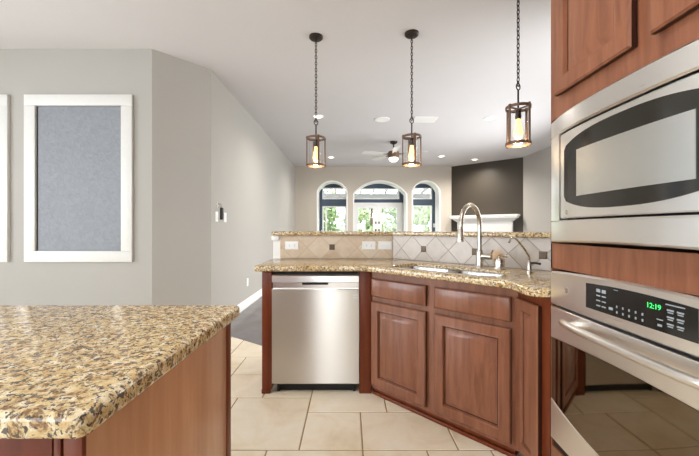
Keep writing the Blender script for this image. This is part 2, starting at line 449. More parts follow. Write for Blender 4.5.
# far wall with three arched openings
ARCH = [(-0.888, -0.075, 2.20, 2.47), (0.118, 1.582, 2.12, 2.475), (1.75, 2.50, 2.20, 2.475)]
def archz(a, x):
    x0, x1, zs, zt = a; c = (x0+x1)/2; hw = (x1-x0)/2; r = zt-zs
    R = (hw*hw+r*r)/(2*r)
    return zt-R+math.sqrt(max(0, R*R-(x-c)**2))
def farwall():
    bm = B(); edges = [LW]
    for a in ARCH: edges += [a[0], a[1]]
    edges.append(2.83)
    for k in range(0, len(edges), 2): box(bm, edges[k], edges[k+1], FAR, FAR+0.45, 0, H)
    for a in ARCH:
        n = 24; secs = []
        for k in range(n+1):
            x = a[0]+(a[1]-a[0])*k/n; z = archz(a, x)
            secs.append([(x, FAR, z), (x, FAR+0.45, z), (x, FAR+0.45, H), (x, FAR, H)])
        prism_strip(bm, secs)
    return bm
struct('wall_far', farwall(), M_FARWALL, smooth=False)
for i, a in enumerate(ARCH):
    pts = [(a[0], 0.0), (a[0], a[2])]
    n = 28
    pts += [(a[0]+(a[1]-a[0])*k/n, archz(a, a[0]+(a[1]-a[0])*k/n)) for k in range(1, n)]
    pts += [(a[1], a[2]), (a[1], 0.0)]
    cx = (a[0]+a[1])/2; bm = B(); secs = []
    for j, (x, z) in enumerate(pts):
        p = Vector(pts[max(j-1, 0)]); q = Vector(pts[min(j+1, len(pts)-1)]); t = (q-p).normalized(); nrm = Vector((t.y, -t.x))   # inwards
        o_ = Vector((x, z)) - nrm*0.022; i_ = Vector((x, z)) + nrm*0.012
        secs.append([(o_.x, FAR-0.012, o_.y), (i_.x, FAR-0.012, i_.y), (i_.x, FAR+0.44, i_.y), (x, FAR+0.44, z), (x, FAR-0.001, z), (o_.x, FAR-0.001, o_.y)])
    prism_strip(bm, secs)
    struct('trim_%d' % (i+2), bm, M_TRIM)

# slate window wall behind the arches, windows and french door
WIN = [(-0.80, -0.10, 2.02, 2.36), (-0.80, -0.10, 0.45, 1.82), (0.09, 1.47, 2.02, 2.34), (0.07, 1.575, 0.0, 1.92), (1.84, 2.43, 2.02, 2.36), (1.84, 2.43, 0.45, 1.84)]
struct('wall_window', wall_holes(LW-0.12, 2.95, 0, H, NAV, NAV+0.15, WIN), M_NAVY)
struct('wall_arcade_end', bx(2.84, 2.95, FAR+0.2, NAV, 0, H), M_NAVY)
def window(n, w, mull=()):
    bm = B(); x0, x1, z0, z1 = w; f = 0.035
    for b in ((x0, x0+f, z0, z1), (x1-f, x1, z0, z1), (x0+f, x1-f, z0, z0+f), (x0+f, x1-f, z1-f, z1)): box(bm, b[0], b[1], NAV+0.01, NAV+0.07, b[2], b[3])
    for m in mull: box(bm, m-0.022, m+0.022, NAV+0.01, NAV+0.07, z0+f, z1-f)
    r = struct('window_%d' % n, bm, M_TRIM)
    g = obj('window_pane', bx(x0+0.01, x1-0.01, NAV+0.035, NAV+0.041, z0+0.01, z1-0.01), M_GLASS, r)
    return r
window(1, WIN[0]); window(2, WIN[1], (-0.69,)); window(3, WIN[2]); window(4, WIN[4]); window(5, WIN[5])
bm = B(); x0, x1, z0, z1 = WIN[3]
for b in ((x0, x0+0.06, 0, z1), (x1-0.06, x1, 0, z1), (x0+0.06, x1-0.06, z1-0.05, z1)): box(bm, b[0], b[1], NAV-0.015, NAV+0.12, b[2], b[3])
dframe = struct('door_1', bm, M_TRIM)
for (a, b, hx) in ((x0+0.06, 0.82, 0.775), (0.825, x1-0.06, 0.87)):
    bm = B(); s = 0.125
    for q in ((a, a+s, 0.02, z1-0.05), (b-s, b, 0.02, z1-0.05), (a+s, b-s, 0.02, 0.30), (a+s, b-s, z1-0.05-0.12, z1-0.05)): box(bm, q[0], q[1], NAV+0.02, NAV+0.065, q[2], q[3])
    leaf = obj('door_leaf', bm, M_TRIM, dframe)
    obj('glass_pane', bx(a+s-0.01, b-s+0.01, NAV+0.04, NAV+0.046, 0.29, z1-0.16), M_GLASS, leaf)
    bm = B(); box(bm, hx-0.022, hx+0.022, NAV+0.008, NAV+0.02, 0.92, 1.14, 0.003); tube(bm, [(hx, NAV+0.01, 1.05), (hx, NAV-0.03, 1.05), (hx+(-0.1 if hx < 0.82 else 0.1), NAV-0.03, 1.05)], 0.009, 8)
    box(bm, hx-0.02, hx+0.02, NAV+0.004, NAV+0.02, 1.30, 1.36, 0.004)
    obj('door_handle', bm, M_BRONZE, leaf)

# peninsula half wall
PW = [(-0.655, 2.875), (0.3772, 2.875), (1.495, 1.757), (1.495, 1.93), (0.428, 2.997), (-0.655, 2.997)]
struct('wall_peninsula', slab(PW, 0, 1.0895), M_TRIM)
struct('trim_1', bx(-0.664, -0.600, 2.850, 2.874, 1.050, 1.0890, 0.004), M_TRIM)
# baseboards
struct('baseboard_left', bx(LW+0.0005, LW+0.018, 3.66, 9.298, 0, 0.125, 0.004), M_TRIM)
struct('baseboard_dining', bx(-4.99, -1.92, 3.212, 3.2295, 0, 0.125, 0.004), M_TRIM)
bm = slab([(-1.914, 3.218), (LW+0.002, 3.64), (LW-0.010, 3.653), (-1.926, 3.231)], 0, 0.125); bm.transform(Matrix.Translation((0.0105, -0.0125, 0))); struct('baseboard_angled', bm, M_TRIM)

# ------------------------------------------------------------------ island
ISX, ISY0, ISY1 = -0.379, 0.474, 1.062
isl = thing('island_cabinet', 'cherry kitchen island base under the near granite slab', 'cabinet', (-1.1, 0.77, 0))
obj('cabinet_box', bx(-1.80, ISX-0.012, ISY0+0.02, ISY1, 0.10, 0.857), M_WOOD, isl, True)
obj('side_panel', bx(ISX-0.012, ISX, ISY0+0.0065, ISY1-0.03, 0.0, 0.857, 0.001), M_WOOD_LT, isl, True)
obj('corner_post', bx(ISX-0.03, ISX+0.003, ISY1-0.032, ISY1+0.003, 0.0, 0.857, 0.003), M_WOOD_DK, isl, True)
bm = B(); box(bm, ISX-0.024, ISX+0.003, ISY0-0.003, ISY0+0.006, 0.0, 0.857, 0.002); box(bm, ISX-0.040, ISX-0.029, ISY0-0.001, ISY0+0.03, 0, 0.857, 0.003)
obj('corner_post', bm, M_WOOD_DK, isl, True)
obj('face_frame', bx(-1.80, ISX-0.042, ISY0, ISY0+0.02, 0.10, 0.857, 0.001), M_WOOD_DK, isl, True)
obj('toe_kick', bx(-1.78, ISX-0.02, ISY0+0.08, ISY1-0.05, 0.0, 0.10), M_BLACK, isl, True)
solo('island_countertop', slab(rounded([(-1.84, 0.450), (-0.357, 0.450), (-0.357, 1.105), (-1.84, 1.105)], [0.03, 0.018, 0.02, 0.03]), 0.858, 0.896, bev=0.011, seg=4), M_GRAN,
     'large yellow speckled granite slab on the kitchen island in front', 'countertop')

# ------------------------------------------------------------------ dishwasher run
DW = 2.33
pl = thing('end_panel', 'cherry end panel on the free side of the dishwasher', 'cabinet panel', (-0.574, 2.6, 0))
obj('panel', bx(-0.609, -0.541, DW, 2.86, 0.030, 0.8575, 0.002), M_WOOD_DK, pl, True)
bm = B(); box(bm, -0.612, -0.553, DW-0.004, DW+0.03, 0.0, 0.030, 0.004); obj('foot', bm, M_WOOD_DK, pl, True)
obj('foot', bx(-0.600, -0.553, 2.60, 2.84, 0, 0.030), M_WOOD_DK, pl, True)
solo('filler_panel', bx(0.068, 0.152, DW, 2.40, 0.0, 0.8575, 0.002), M_WOOD_DK, 'narrow cherry filler panel between dishwasher and sink cabinet', 'cabinet panel')
dw = thing('dishwasher', 'stainless steel dishwasher under the peninsula counter', 'dishwasher', (-0.236, 2.6, 0))
obj('body', bx(-0.534, 0.061, DW+0.035, 2.85, 0.075, 0.838), M_BLACK, dw, True)
bm = B(); D0, D1 = -0.5385, 0.0655
secs = []
prof = [(0.0, 0.068), (-0.006, 0.074), (-0.006, 0.700), (-0.008, 0.722), (-0.004, 0.727), (0.033, 0.727), (0.033, 0.068)]
for x in (D0, D1): secs.append([(x, DW+p[0], p[1]) for p in prof])
prism_strip(bm, secs); obj('door', bm, M_STEEL_V, dw, True)
bm = B(); prof = [(0.010, 0.770), (-0.006, 0.776), (-0.005, 0.818), (0.0, 0.824), (0.033, 0.824), (0.033, 0.770)]
prism_strip(bm, [[(x, DW+p[0], p[1]) for p in prof] for x in (D0, D1)]); obj('control_strip', bm, M_STEEL, dw, True)
bm = B(); box(bm, D0, D1, DW+0.020, DW+0.033, 0.727, 0.770); obj('handle_recess', bm, M_STEEL, dw, True)
obj('handle_slot', bx(-0.33, -0.15, DW+0.006, DW+0.020, 0.756, 0.7685), M_BLACK, dw, True)
bm = B(); box(bm, -0.50, 0.03, DW+0.052, DW+0.10, 0.0, 0.075); obj('toe_kick', bm, M_BLACK, dw, True)
for xx in (-0.50, 0.035): obj('foot', tube(B(), [(xx, DW+0.045, 0), (xx, DW+0.045, 0.075)], 0.012, 10), M_BLACK, dw, True)
bm = B(); box(bm, 0.024, 0.058, DW-0.0075, DW-0.006, 0.682, 0.692); box(bm, 0.024, 0.058, DW-0.0075, DW-0.006, 0.664, 0.672)
obj('rating_sticker', bm, M_LABELGREY, dw, True)

# ------------------------------------------------------------------ sink base on the diagonal
SX, SY = 0.156, 2.335; SL = 0.960; ROT = -PI/4
sb = thing('sink_cabinet', 'diagonal cherry sink base with two raised panel doors', 'cabinet', (SX, SY, 0), ROT)
bm = B(); box(bm, 0.0, SL, 0.0, 0.006, 0.045, 0.8575); box(bm, 0.0, SL, 0.006, 0.30, 0.045, 0.52)
obj('carcass', bm, M_WOOD, sb)
bm = B(); box(bm, 0.0, SL-0.02, 0.012, 0.20, 0.0, 0.045); box(bm, 0.004, SL-0.01, -0.006, 0.012, 0.0, 0.022, 0.006); obj('toe_base', bm, M_WOOD_DK, sb)
doors = [(0.012, 0.432), (0.502, 0.428)]
for x, w in doors:
    obj('drawer_front', nested_panel(B(), (x, -0.0005, 0.682), (1, 0, 0), (0, 0, 1), (0, -1, 0), w, 0.124, FLATFRONT, dark=(0, 1, 2)), (M_WOOD, M_EDGE_SHADE), sb)
    obj('door', nested_panel(B(), (x, -0.0005, 0.075), (1, 0, 0), (0, 0, 1), (0, -1, 0), w, 0.573, RAISED, dark=RAISED_DARK), (M_WOOD, M_EDGE_SHADE), sb)
# narrow cabinet beside the tower, facing across the kitchen
FX = 0.837
nc = thing('narrow_cabinet', 'slim cherry base cabinet squeezed between sink cabinet and oven tower', 'cabinet', (FX+0.15, 1.53, 0))
bm = slab([(FX, 1.397), (FX, 1.650), (FX+0.30, 1.950), (FX+0.30, 1.397)], 0.045, 0.8575); obj('carcass', bm, M_WOOD_DK, nc, True)
bm = slab([(FX+0.012, 1.40), (FX+0.012, 1.640), (FX+0.28, 1.91), (FX+0.28, 1.40)], 0.0, 0.045); obj('toe_base', bm, M_WOOD_DK, nc, True)
NARROW = [(0.003, 0), (0.003, .004), (0, .006), (0, .018), (.005, .023), (.052, .023), (.056, .012), (.061, .012), (.080, .021)]
obj('door', nested_panel(B(), (FX-0.0005, 1.646, 0.075), (0, -1, 0), (0, 0, 1), (-1, 0, 0), 0.192, 0.735, NARROW, dark=(0, 1, 2, 6)), (M_WOOD, M_EDGE_SHADE), nc, True)

# counter with the sink cut-out
RM = Matrix.Translation((SX, SY, 0)) @ Matrix.Rotation(ROT, 4, 'Z')
def L2W(x, y): p = RM @ Vector((x, y, 0)); return (p.x, p.y)
hole = rounded([(0.13, 0.012), (0.84, 0.012), (0.84, 0.300), (0.13, 0.300)], 0.08, 6)
holeW = [L2W(*p) for p in hole]
ctr = [(-0.648, 2.252), (0.118, 2.252), (0.757, 1.613), (0.757, 1.425), (0.800, 1.3945), (1.49, 1.3945), (1.49, 1.741), (0.3705, 2.8605), (-0.648, 2.8605)]
ctr = rounded(ctr, [0.03, 0.06, 0.05, 0.03, 0, 0, 0, 0, 0.01], 5)
top = slab(ctr, 0.8765, 0.896, [holeW], bev=0.010, seg=3, only=0.896)
low_hole = [L2W(*p) for p in rounded([(0.120, 0.0068), (0.850, 0.0068), (0.850, 0.307), (0.120, 0.307)], 0.08, 6)]
low = slab(ctr, 0.858, 0.8765, [low_hole], bev=0.010, seg=3, only=0.858)      # built-up lower half of the slab edge
tmp_me = bpy.data.meshes.new('edge'); low.to_mesh(tmp_me); low.free(); top.from_mesh(tmp_me); bpy.data.meshes.remove(tmp_me)
solo('peninsula_countertop', top, M_GRAN, 'granite counter over the dishwasher bending along the sink cabinet to the oven', 'countertop')
sk = thing('kitchen_sink', 'stainless undermount double bowl sink set in the diagonal granite', 'sink', (SX, SY, 0.66), ROT)
def bowl(x0, x1):
    bm = B(); rings = []
    for ins, z, r in ((-0.009, 0.2155, 0.065), (0.0, 0.2155, 0.06), (0.003, 0.208, 0.06), (0.012, 0.03, 0.06), (0.035, 0.008, 0.05), (0.06, 0.004, 0.03)):
        rings.append([bm.verts.new((p[0], p[1], z)) for p in rounded([(x0+ins, 0.017+ins), (x1-ins, 0.017+ins), (x1-ins, 0.295-ins), (x0+ins, 0.295-ins)], r, 5)])
    for a, b in zip(rings, rings[1:]):
        n = len(a)
        for k in range(n): bm.faces.new((a[k], a[(k+1) % n], b[(k+1) % n], b[k]))
    bm.faces.new(rings[-1]); return bm
for (a, b) in ((0.138, 0.478), (0.498, 0.832)):
    bo = obj('bowl', bowl(a, b), M_SINK, sk)
    obj('drain', lathe(B(), [(0, 0.0075), (0.02, 0.0075), (0.034, 0.0095), (0.038, 0.005), (0, 0.005)], ((a+b)/2, 0.17, 0)), M_BLACK, bo)
# faucet
fc = thing('faucet', 'tall brushed nickel gooseneck faucet behind the sink', 'faucet', L2W(0.612, 0.348)+(0.8962,), ROT)
obj('base', lathe(B(), [(0, 0), (0.030, 0), (0.030, 0.008), (0.024, 0.014), (0.022, 0.10), (0.018, 0.115), (0, 0.115)]), M_NICKEL, fc)
R_ = 0.128; zc = 0.268
pts = [(0, 0, 0.10), (0, 0, zc-0.05), (0, 0, zc)]+[(0, -R_+R_*math.cos(t), zc+R_*math.sin(t)) for t in [PI*k/16 for k in range(1, 17)]]+[(0, -2*R_-0.003, zc-0.02)]
obj('spout', tube(B(), pts, 0.0135, 16), M_NICKEL, fc)
obj('spray_head', tube(B(), [(0, -2*R_-0.003, zc-0.015), (0, -2*R_-0.004, zc-0.025), (0, -2*R_-0.008, zc-0.07), (0, -2*R_-0.009, zc-0.095)], [0.0145, 0.018, 0.019, 0.021], 16), M_NICKEL, fc)
hd = obj('handle', tube(B(), [(0.018, 0, 0.075), (0.075, 0, 0.075)], 0.019, 16), M_NICKEL, fc)
obj('lever', tube(B(), [(0.066, 0.0, 0.078), (0.069, 0.014, 0.100), (0.073, 0.026, 0.114)], [0.010, 0.007, 0.006], 10), M_NICKEL, hd)
# soap dispenser
sd = thing('soap_dispenser', 'short brushed nickel soap dispenser right beside the faucet', 'soap dispenser', L2W(0.724, 0.376)+(0.8962,), ROT)
obj('body', lathe(B(), [(0, 0), (0.036, 0), (0.036, 0.005), (0.032, 0.009), (0.032, 0.058), (0.029, 0.064), (0, 0.064)]), M_NICKEL, sd)
obj('pump', tube(B(), [(0, 0, 0.06), (0, 0, 0.084), (0.014, -0.016, 0.088), (0.055, -0.040, 0.084), (0.062, -0.045, 0.076)], [0.009, 0.009, 0.008, 0.006, 0.005], 10), M_NICKEL, sd)
# filtered water tap
wt = thing('water_tap', 'thin nickel filtered water tap at the far counter end near the oven', 'tap', L2W(0.904, 0.352)+(0.8962,), ROT)
obj('base', lathe(B(), [(0, 0), (0.020, 0), (0.020, 0.005), (0.013, 0.010), (0.013, 0.055), (0.009, 0.062), (0, 0.062)]), M_NICKEL, wt)
obj('spout', tube(B(), [(0, 0, 0.055), (0, 0, 0.078), (0, -0.006, 0.092), (0, -0.10, 0.145), (0, -0.20, 0.190), (0, -0.24, 0.203), (0, -0.275, 0.205), (0, -0.305, 0.196), (0, -0.318, 0.180)], 0.006, 10), M_NICKEL, wt)
obj('lever', tube(B(), [(0.0, 0, 0.050), (0.028, 0, 0.054), (0.060, 0, 0.050)], [0.007, 0.006, 0.007], 10), M_BLACK, wt)

# backsplashes with metal inserts
def splash(name, label, loc, rz, w, phase, cols, ins, painted_glare=None):
    r = thing(name, label, 'backsplash', loc, rz)
    m = backsplash_mat('travertine_'+name+str(len(bpy.data.materials)), phase, *cols, painted_glare=painted_glare)
    obj('tile_field', bx(0, w, 0, 0.012, 0, 1.0885-0.8965), m, r)
    for x, z in ins:
        obj('metal_insert', nested_panel(B(), (x-0.023, 0.0005, z-0.8965-0.023), (1, 0, 0), (0, 0, 1), (0, -1, 0), 0.046, 0.046, [(0, 0), (0, .003), (.003, .005), (.012, .005), (.015, .003), (.018, .004)]), M_INSERT, r)
warm = ((184, 160, 132), (201, 180, 154), (211, 196, 175), (188, 166, 138))  # same stone, with the warm light on this run put into its colours
cool = ((176, 165, 152), (193, 183, 173), (203, 195, 187), (154, 142, 128))  # same stone, with the paler light on the diagonal put into its colours
splash('backsplash', 'travertine diamond tile backsplash coloured as warm-lit above the dishwasher counter', (-0.592, 2.8615, 0.8965), 0, 0.958, 0.443, warm, [(0.443, 0.991)])
s0 = (0.3718, 2.8602)
splash('backsplash', 'travertine diamond tile backsplash coloured as pale-lit on the diagonal behind the sink', (s0[0], s0[1], 0.8965), -PI/4, 1.57, 0.302, cool, [(0.302, 0.987), (0.721, 0.985), (1.148, 0.985)], (0.875, 0.0, 0.058))

solo('bar_countertop', slab(rounded([(-0.668, 2.832), (0.361, 2.832), (1.485, 1.708), (1.485, 2.275), (0.56, 3.20), (0.49, 3.27), (-0.668, 3.27)], [0.03, 0.03, 0, 0, 0.03, 0.03, 0.03]), 1.090, 1.124, bev=0.010, seg=3), M_GRAN,
     'raised granite breakfast bar ledge above the tiled backsplash', 'countertop')

# outlets on the backsplash and walls
def outlet(label, loc, rz, kind, group=None, upright=False):
    w, h = (0.070, 0.115) if upright else (0.113, 0.070)
    r = thing('wall_switch' if kind == 'switch' else 'outlet', label, 'light switch' if kind == 'switch' else 'outlet', loc, rz, group)
    obj('plate', nested_panel(B(), (-w/2, 0, -h/2), (1, 0, 0), (0, 0, 1), (0, -1, 0), w, h, [(0, 0), (0, .003), (.004, .006), (.02, .006)]), M_WHITEP, r)
    if kind == 'switch':
        a, b = (0.030, 0.062) if upright else (0.062, 0.030)
        obj('rocker', bx(-a/2, a/2, -0.0085, -0.006, -b/2, b/2, 0.001), M_TRIM, r)
    else:
        for s in (-0.021, 0.021):
            cx, cz = (0, s) if upright else (s, 0)
            so = obj('socket', bx(cx-0.014, cx+0.014, -0.008, -0.006, cz-0.014, cz+0.014, 0.001), M_WHITEP, r)
            bm = B()
            for q in (-0.005, 0.005):
                if upright: box(bm, cx+q-0.001, cx+q+0.001, -0.0084, -0.0079, cz-0.002, cz+0.007)
                else: box(bm, cx-0.002, cx+0.007, -0.0084, -0.0079, cz+q-0.001, cz+q+0.001)
            obj('slot', bm, M_SLOT_SHADE, so)
    return r
outlet('white horizontal outlet near the free end of the bar backsplash', (-0.492, 2.861, 1.004), 0, 'outlet')
outlet('white horizontal outlet beside the switch on the backsplash coloured as warm-lit', (0.165, 2.861, 1.004), 0, 'outlet')
outlet('white horizontal switch plate at the bend of the backsplash', (0.303, 2.861, 1.004), 0, 'switch')
outlet('low white outlet on the long living room wall above the baseboard', (LW, 4.95, 0.36), PI/2, 'outlet', upright=True)
outlet('white square control plate at the start of the living room wall', (LW, 3.80, 1.285), PI/2, 'switch', upright=True)
outlet('narrow white switch behind the black control on living room wall', (LW, 4.06, 1.285), PI/2, 'switch', upright=True)
solo('wall_remote', bx(LW, LW+0.022, 3.90, 3.955, 1.255, 1.395, 0.004), M_BLACK, 'black upright remote holder between the two white wall switches', 'remote control')
hk = thing('wall_hook', 'small metal hook on the wall above the white control plate', 'hook', (LW, 3.83, 1.42))
obj('plate', nested_panel(B(), (0, 0.016, -0.03), (0, -1, 0), (0, 0, 1), (1, 0, 0), 0.032, 0.07, [(0, 0), (0, .004), (.003, .006)]), M_NICKEL, hk)
obj('hook_arm', tube(B(), [(0.005, 0, 0.015), (0.035, 0, 0.01), (0.045, 0, -0.008), (0.042, 0, 0.028), (0.05, 0, 0.04)][:3]+[(0.04, 0, -0.022), (0.02, 0, -0.024)], 0.006, 8), M_NICKEL, hk)
outlet('tiny white switch inside the far arched recess on the slate wall', (2.50, NAV, 1.25), 0, 'switch', upright=True)

# ------------------------------------------------------------------ oven tower
TY0_, TY1_ = 0.50, 1.392
tw = thing('oven_tower', 'tall cherry cabinet housing the built in oven and microwave', 'cabinet', (1.17, 0.95, 0))
bm = B()
for q in ((FX, 1.49, TY0_, TY1_, 1.592, 2.50), (FX, 1.49, TY0_, TY1_, 0.985, 1.086), (FX, 1.49, TY0_, TY1_, 0.10, 0.255), (FX+0.07, 1.49, TY0_, TY1_, 0.0, 0.10),
          (FX, 1.49, 1.384, TY1_, 0.255, 1.592), (FX, 1.49, TY0_, 0.592, 0.255, 1.592), (1.40, 1.49, 0.592, 1.384, 0.255, 0.985), (1.40, 1.49, 0.592, 1.384, 1.086, 1.592)): box(bm, *q)
obj('carcass', bm, M_WOOD, tw, True)
for ya in (1.332, 0.908):
    obj('door', nested_panel(B(), (FX-0.0005, ya, 1.672), (0, -1, 0), (0, 0, 1), (-1, 0, 0), 0.362, 0.80, RAISED, dark=RAISED_DARK), (M_WOOD, M_EDGE_SHADE), tw, True)

YC, HW = 0.988, 0.396
def bow(y, amp):
    u = min(1.0, abs(y-YC)/HW); return amp*(1-u**2.6)
def bowed(bm, y0, y1, zlo, zhi, xbase, amp, thick, n=28, out=0.0, lip=0.0):
    """curved-front panel: front X = xbase - bow - out; zlo/zhi may be functions of y"""
    f = lambda z, y: z(y) if callable(z) else z
    secs = []
    for k in range(n+1):
        y = y1+(y0-y1)*k/n; x = xbase-bow(y, amp)-out; a, b = f(zlo, y), f(zhi, y)
        if lip: secs.append([(x+thick, y, a), (x+lip, y, a), (x, y, a+lip), (x, y, b-lip), (x+lip, y, b), (x+thick, y, b)])
        else: secs.append([(x+thick, y, a), (x, y, a), (x, y, b), (x+thick, y, b)])
    prism_strip(bm, secs); return bm
# microwave
mw = thing('microwave', 'built in stainless microwave with arched dark glass above the oven', 'microwave', (FX+0.25, YC, 1.086))
A = 0.048
Yl, Yr = 1.382, 0.594
obj('body', bx(FX+0.012, 1.39, Yr+0.02, Yl-0.02, 1.095, 1.575), M_BLACK, mw, True)
bm = B()
zt = lambda y: 1.583; zb = lambda y: 1.090+0.010*(1-((y-YC)/HW)**2)
DYl, DYr = 1.285, 0.690
bowed(bm, Yr, Yl, 1.512, zt, FX-0.004, A, 0.03, lip=0.006)
bowed(bm, Yr, Yl, zb, 1.178, FX-0.004, A, 0.03, lip=0.006)
bowed(bm, DYl+0.006, Yl, 1.178, 1.512, FX-0.004, A, 0.03, 8)
bowed(bm, Yr, DYr-0.006, 1.178, 1.512, FX-0.004, A, 0.03, 8)
obj('trim_frame', bm, M_STEEL, mw, True)
dr = obj('door', bowed(B(), DYr, DYl, 1.185, 1.505, FX-0.002, A, 0.02, lip=0.004), M_STEEL, mw, True)
GYl, GYr = 1.250, 0.700
gu = lambda y: (y-(GYl+GYr)/2)/((GYl-GYr)/2)
gt = lambda y: 1.484-0.036*abs(gu(y))**2.6-0.012*max(0, abs(gu(y))-0.95)/0.05
gbz = lambda y: 1.211+0.042*abs(gu(y))**2.6+0.012*max(0, abs(gu(y))-0.95)/0.05
gl_ = obj('door_glass', bowed(B(), GYr, GYl, gbz, gt, FX-0.002, A, 0.004, 40, out=0.003), M_MICROGLASS, mw, True)
obj('window_screen', bowed(B(), 0.768, 1.165, 1.260, 1.421, FX-0.002, A, 0.003, 24, out=0.0045), M_MICROWIN, mw, True)
bx_ = FX-0.002-bow(1.235, A)
obj('badge', lathe(B(), [(0, 0), (0.009, 0), (0.009, 0.0015), (0.007, 0.002), (0.0065, 0.0012), (0, 0.0014)], (bx_, 1.235, 1.207), 20, Matrix.Rotation(-PI/2, 4, 'Y')), M_NICKEL, mw, True)
# oven
ov = thing('built_in_oven', 'built in stainless wall oven with black glass and bar handle', 'oven', (FX+0.25, YC, 0.255))
AO = 0.008
obj('body', bx(FX+0.012, 1.39, Yr+0.02, Yl-0.02, 0.262, 0.965), M_BLACK, ov, True)
OT = lambda y: 0.972+0.014*(1-((y-YC)/HW)**2)
cp = obj('control_panel', bowed(B(), Yr, Yl, 0.838, OT, FX-0.006, AO, 0.022, lip=0.006), M_STEEL, ov, True)
cg = obj('control_glass', bowed(B(), 0.790, 1.165, 0.874, lambda y: 0.956+0.008*(1-((y-YC)/0.2)**2), FX-0.006, AO, 0.004, 20, out=0.002), M_CTRL, ov, True)
def fx(y, out=0.0): return FX-0.006-bow(y, AO)-out
bm = B()
def mark(y, z, w, h):
    box(bm, fx(y, 0.0032), fx(y, 0.0018), y-w/2, y+w/2, z-h/2, z+h/2)
for r in range(4):
    for c in range(2): mark(1.105-c*0.024, 0.942-r*0.0165, 0.017, 0.004 if r else 0.011)
obj('function_keys', bm, M_CTRLTXT, cg, True); bm = B()
for r in range(2):
    for c in range(5): mark(1.028-c*0.0225, 0.906-r*0.017, 0.0045, 0.007)
mark(1.052, 0.895, 0.016, 0.008)
obj('number_keys', bm, M_CTRLTXT, cg, True); bm = B()
mark(1.032, 0.956, 0.016, 0.002)
obj('display_caption', bm, M_CTRLTXT, cg, True); bm = B()
mark(0.845, 0.950, 0.050, 0.003)
for r in range(3):
    for c in range(2):
        mark(0.857-c*0.026, 0.936-r*0.018, 0.018, 0.004); mark(0.857-c*0.026, 0.930-r*0.018, 0.014, 0.003)
mark(0.886, 0.905, 0.017, 0.003); mark(0.886, 0.890, 0.012, 0.006)
obj('timer_keys', bm, M_CTRLTXT, cg, True)
def text_on(body, y, z, size, mat, parent, name, out):
    cu = bpy.data.curves.new(name, 'FONT'); cu.body = body; cu.size = size; cu.extrude = 0.0004; cu.align_x = 'CENTER'; cu.align_y = 'CENTER'; cu.materials.append(mat)
    tmp = bpy.data.objects.new(name+'_curve', cu); COL.objects.link(tmp); bpy.context.view_layer.update()
    me = bpy.data.meshes.new_from_object(tmp.evaluated_get(bpy.context.evaluated_depsgraph_get())); bpy.data.objects.remove(tmp); me.name = name
    o = bpy.data.objects.new(name, me); COL.objects.link(o); o.parent = parent
    Mw = Matrix(((0, 0, -1, fx(y, out)), (-1, 0, 0, y), (0, 1, 0, z), (0, 0, 0, 1)))
    o.matrix_local = children_matrix(parent).inverted() @ Mw
    return o
text_on('12:19', 0.904, 0.936, 0.020, M_GREEN, cg, 'display_digits', 0.0030)
obj('badge', lathe(B(), [(0, 0), (0.011, 0), (0.011, 0.0015), (0.009, 0.002), (0.0085, 0.0012), (0, 0.0014)], (fx(1.275), 1.275, 0.912), 20, Matrix.Rotation(-PI/2, 4, 'Y')), M_NICKEL, ov, True)
WT = lambda y: 0.700+0.018*(1-((y-YC)/HW)**2)
WB = lambda y: 0.452-0.062*(1-((y-YC)/HW)**2)
od = obj('oven_door', bowed(B(), Yr, Yl, WT, 0.830, FX-0.006, AO, 0.026, lip=0.003), M_STEEL, ov, True)
obj('door_lower_panel', bowed(B(), Yr, Yl, 0.288, WB, FX-0.006, AO, 0.026, lip=0.003), M_STEEL, ov, True)
obj('door_glass', bowed(B(), Yr, Yl, lambda y: WB(y)+0.0005, lambda y: WT(y)-0.0005, FX-0.004, AO, 0.022, 30), M_OVENGLASS, ov, True)
hpts = []
for k in range(25):
    y = 1.262+(0.714-1.262)*k/24; hpts.append((fx(y, 0.046)+0.018*(abs(k-12)/12)**6, y, 0.797))
hb = obj('handle', tube(B(), hpts, [0.010]+[0.0135]*23+[0.010], 14), M_STEEL, ov, True)
for y in (1.215, 0.760): obj('handle_post', tube(B(), [(fx(y, -0.004), y, 0.797), (fx(y, 0.046), y, 0.797)], [0.014, 0.010], 12), M_STEEL, hb, True)
obj('lower_vent', bowed(B(), Yr, Yl, 0.2565, 0.282, FX+0.008, 0.0, 0.015), M_BLACK, ov, True)

# ------------------------------------------------------------------ framed panels on the dining wall
def framed(label, x0, x1, z0, z1):
    r = thing('framed_panel', label, 'framed panel', ((x0+x1)/2, 3.2295, z0))
    f = 0.105; bm = B(); y0, y1 = 3.199, 3.2295
    for q in ((x0, x1, z0, z0+f), (x0, x1, z1-f, z1), (x0, x0+f, z0+f, z1-f), (x1-f, x1, z0+f, z1-f)): box(bm, q[0], q[1], y0, y1, q[2], q[3], 0.003)
    obj('frame', bm, M_FRAME, r, True)
    obj('panel', bx(x0+f+0.018, x1-f-0.0005, 3.216, 3.2295, z0+f+0.0005, z1-f-0.004), M_NICHE, r, True)
    obj('painted_reveal_shade', bx(x0+f+0.0005, x0+f+0.0175, 3.222, 3.2295, z0+f+0.0005, z1-f-0.004), M_SLOT_SHADE, r, True)  # dark strip painting the shade along the left reveal
    return r
framed('white framed blue grey textured panel fully in view on the dining wall', -3.112, -2.080, 0.829, 2.431)
framed('second white framed panel cut by the picture edge, only its frame shows', -4.30, -3.270, 0.829, 2.431)

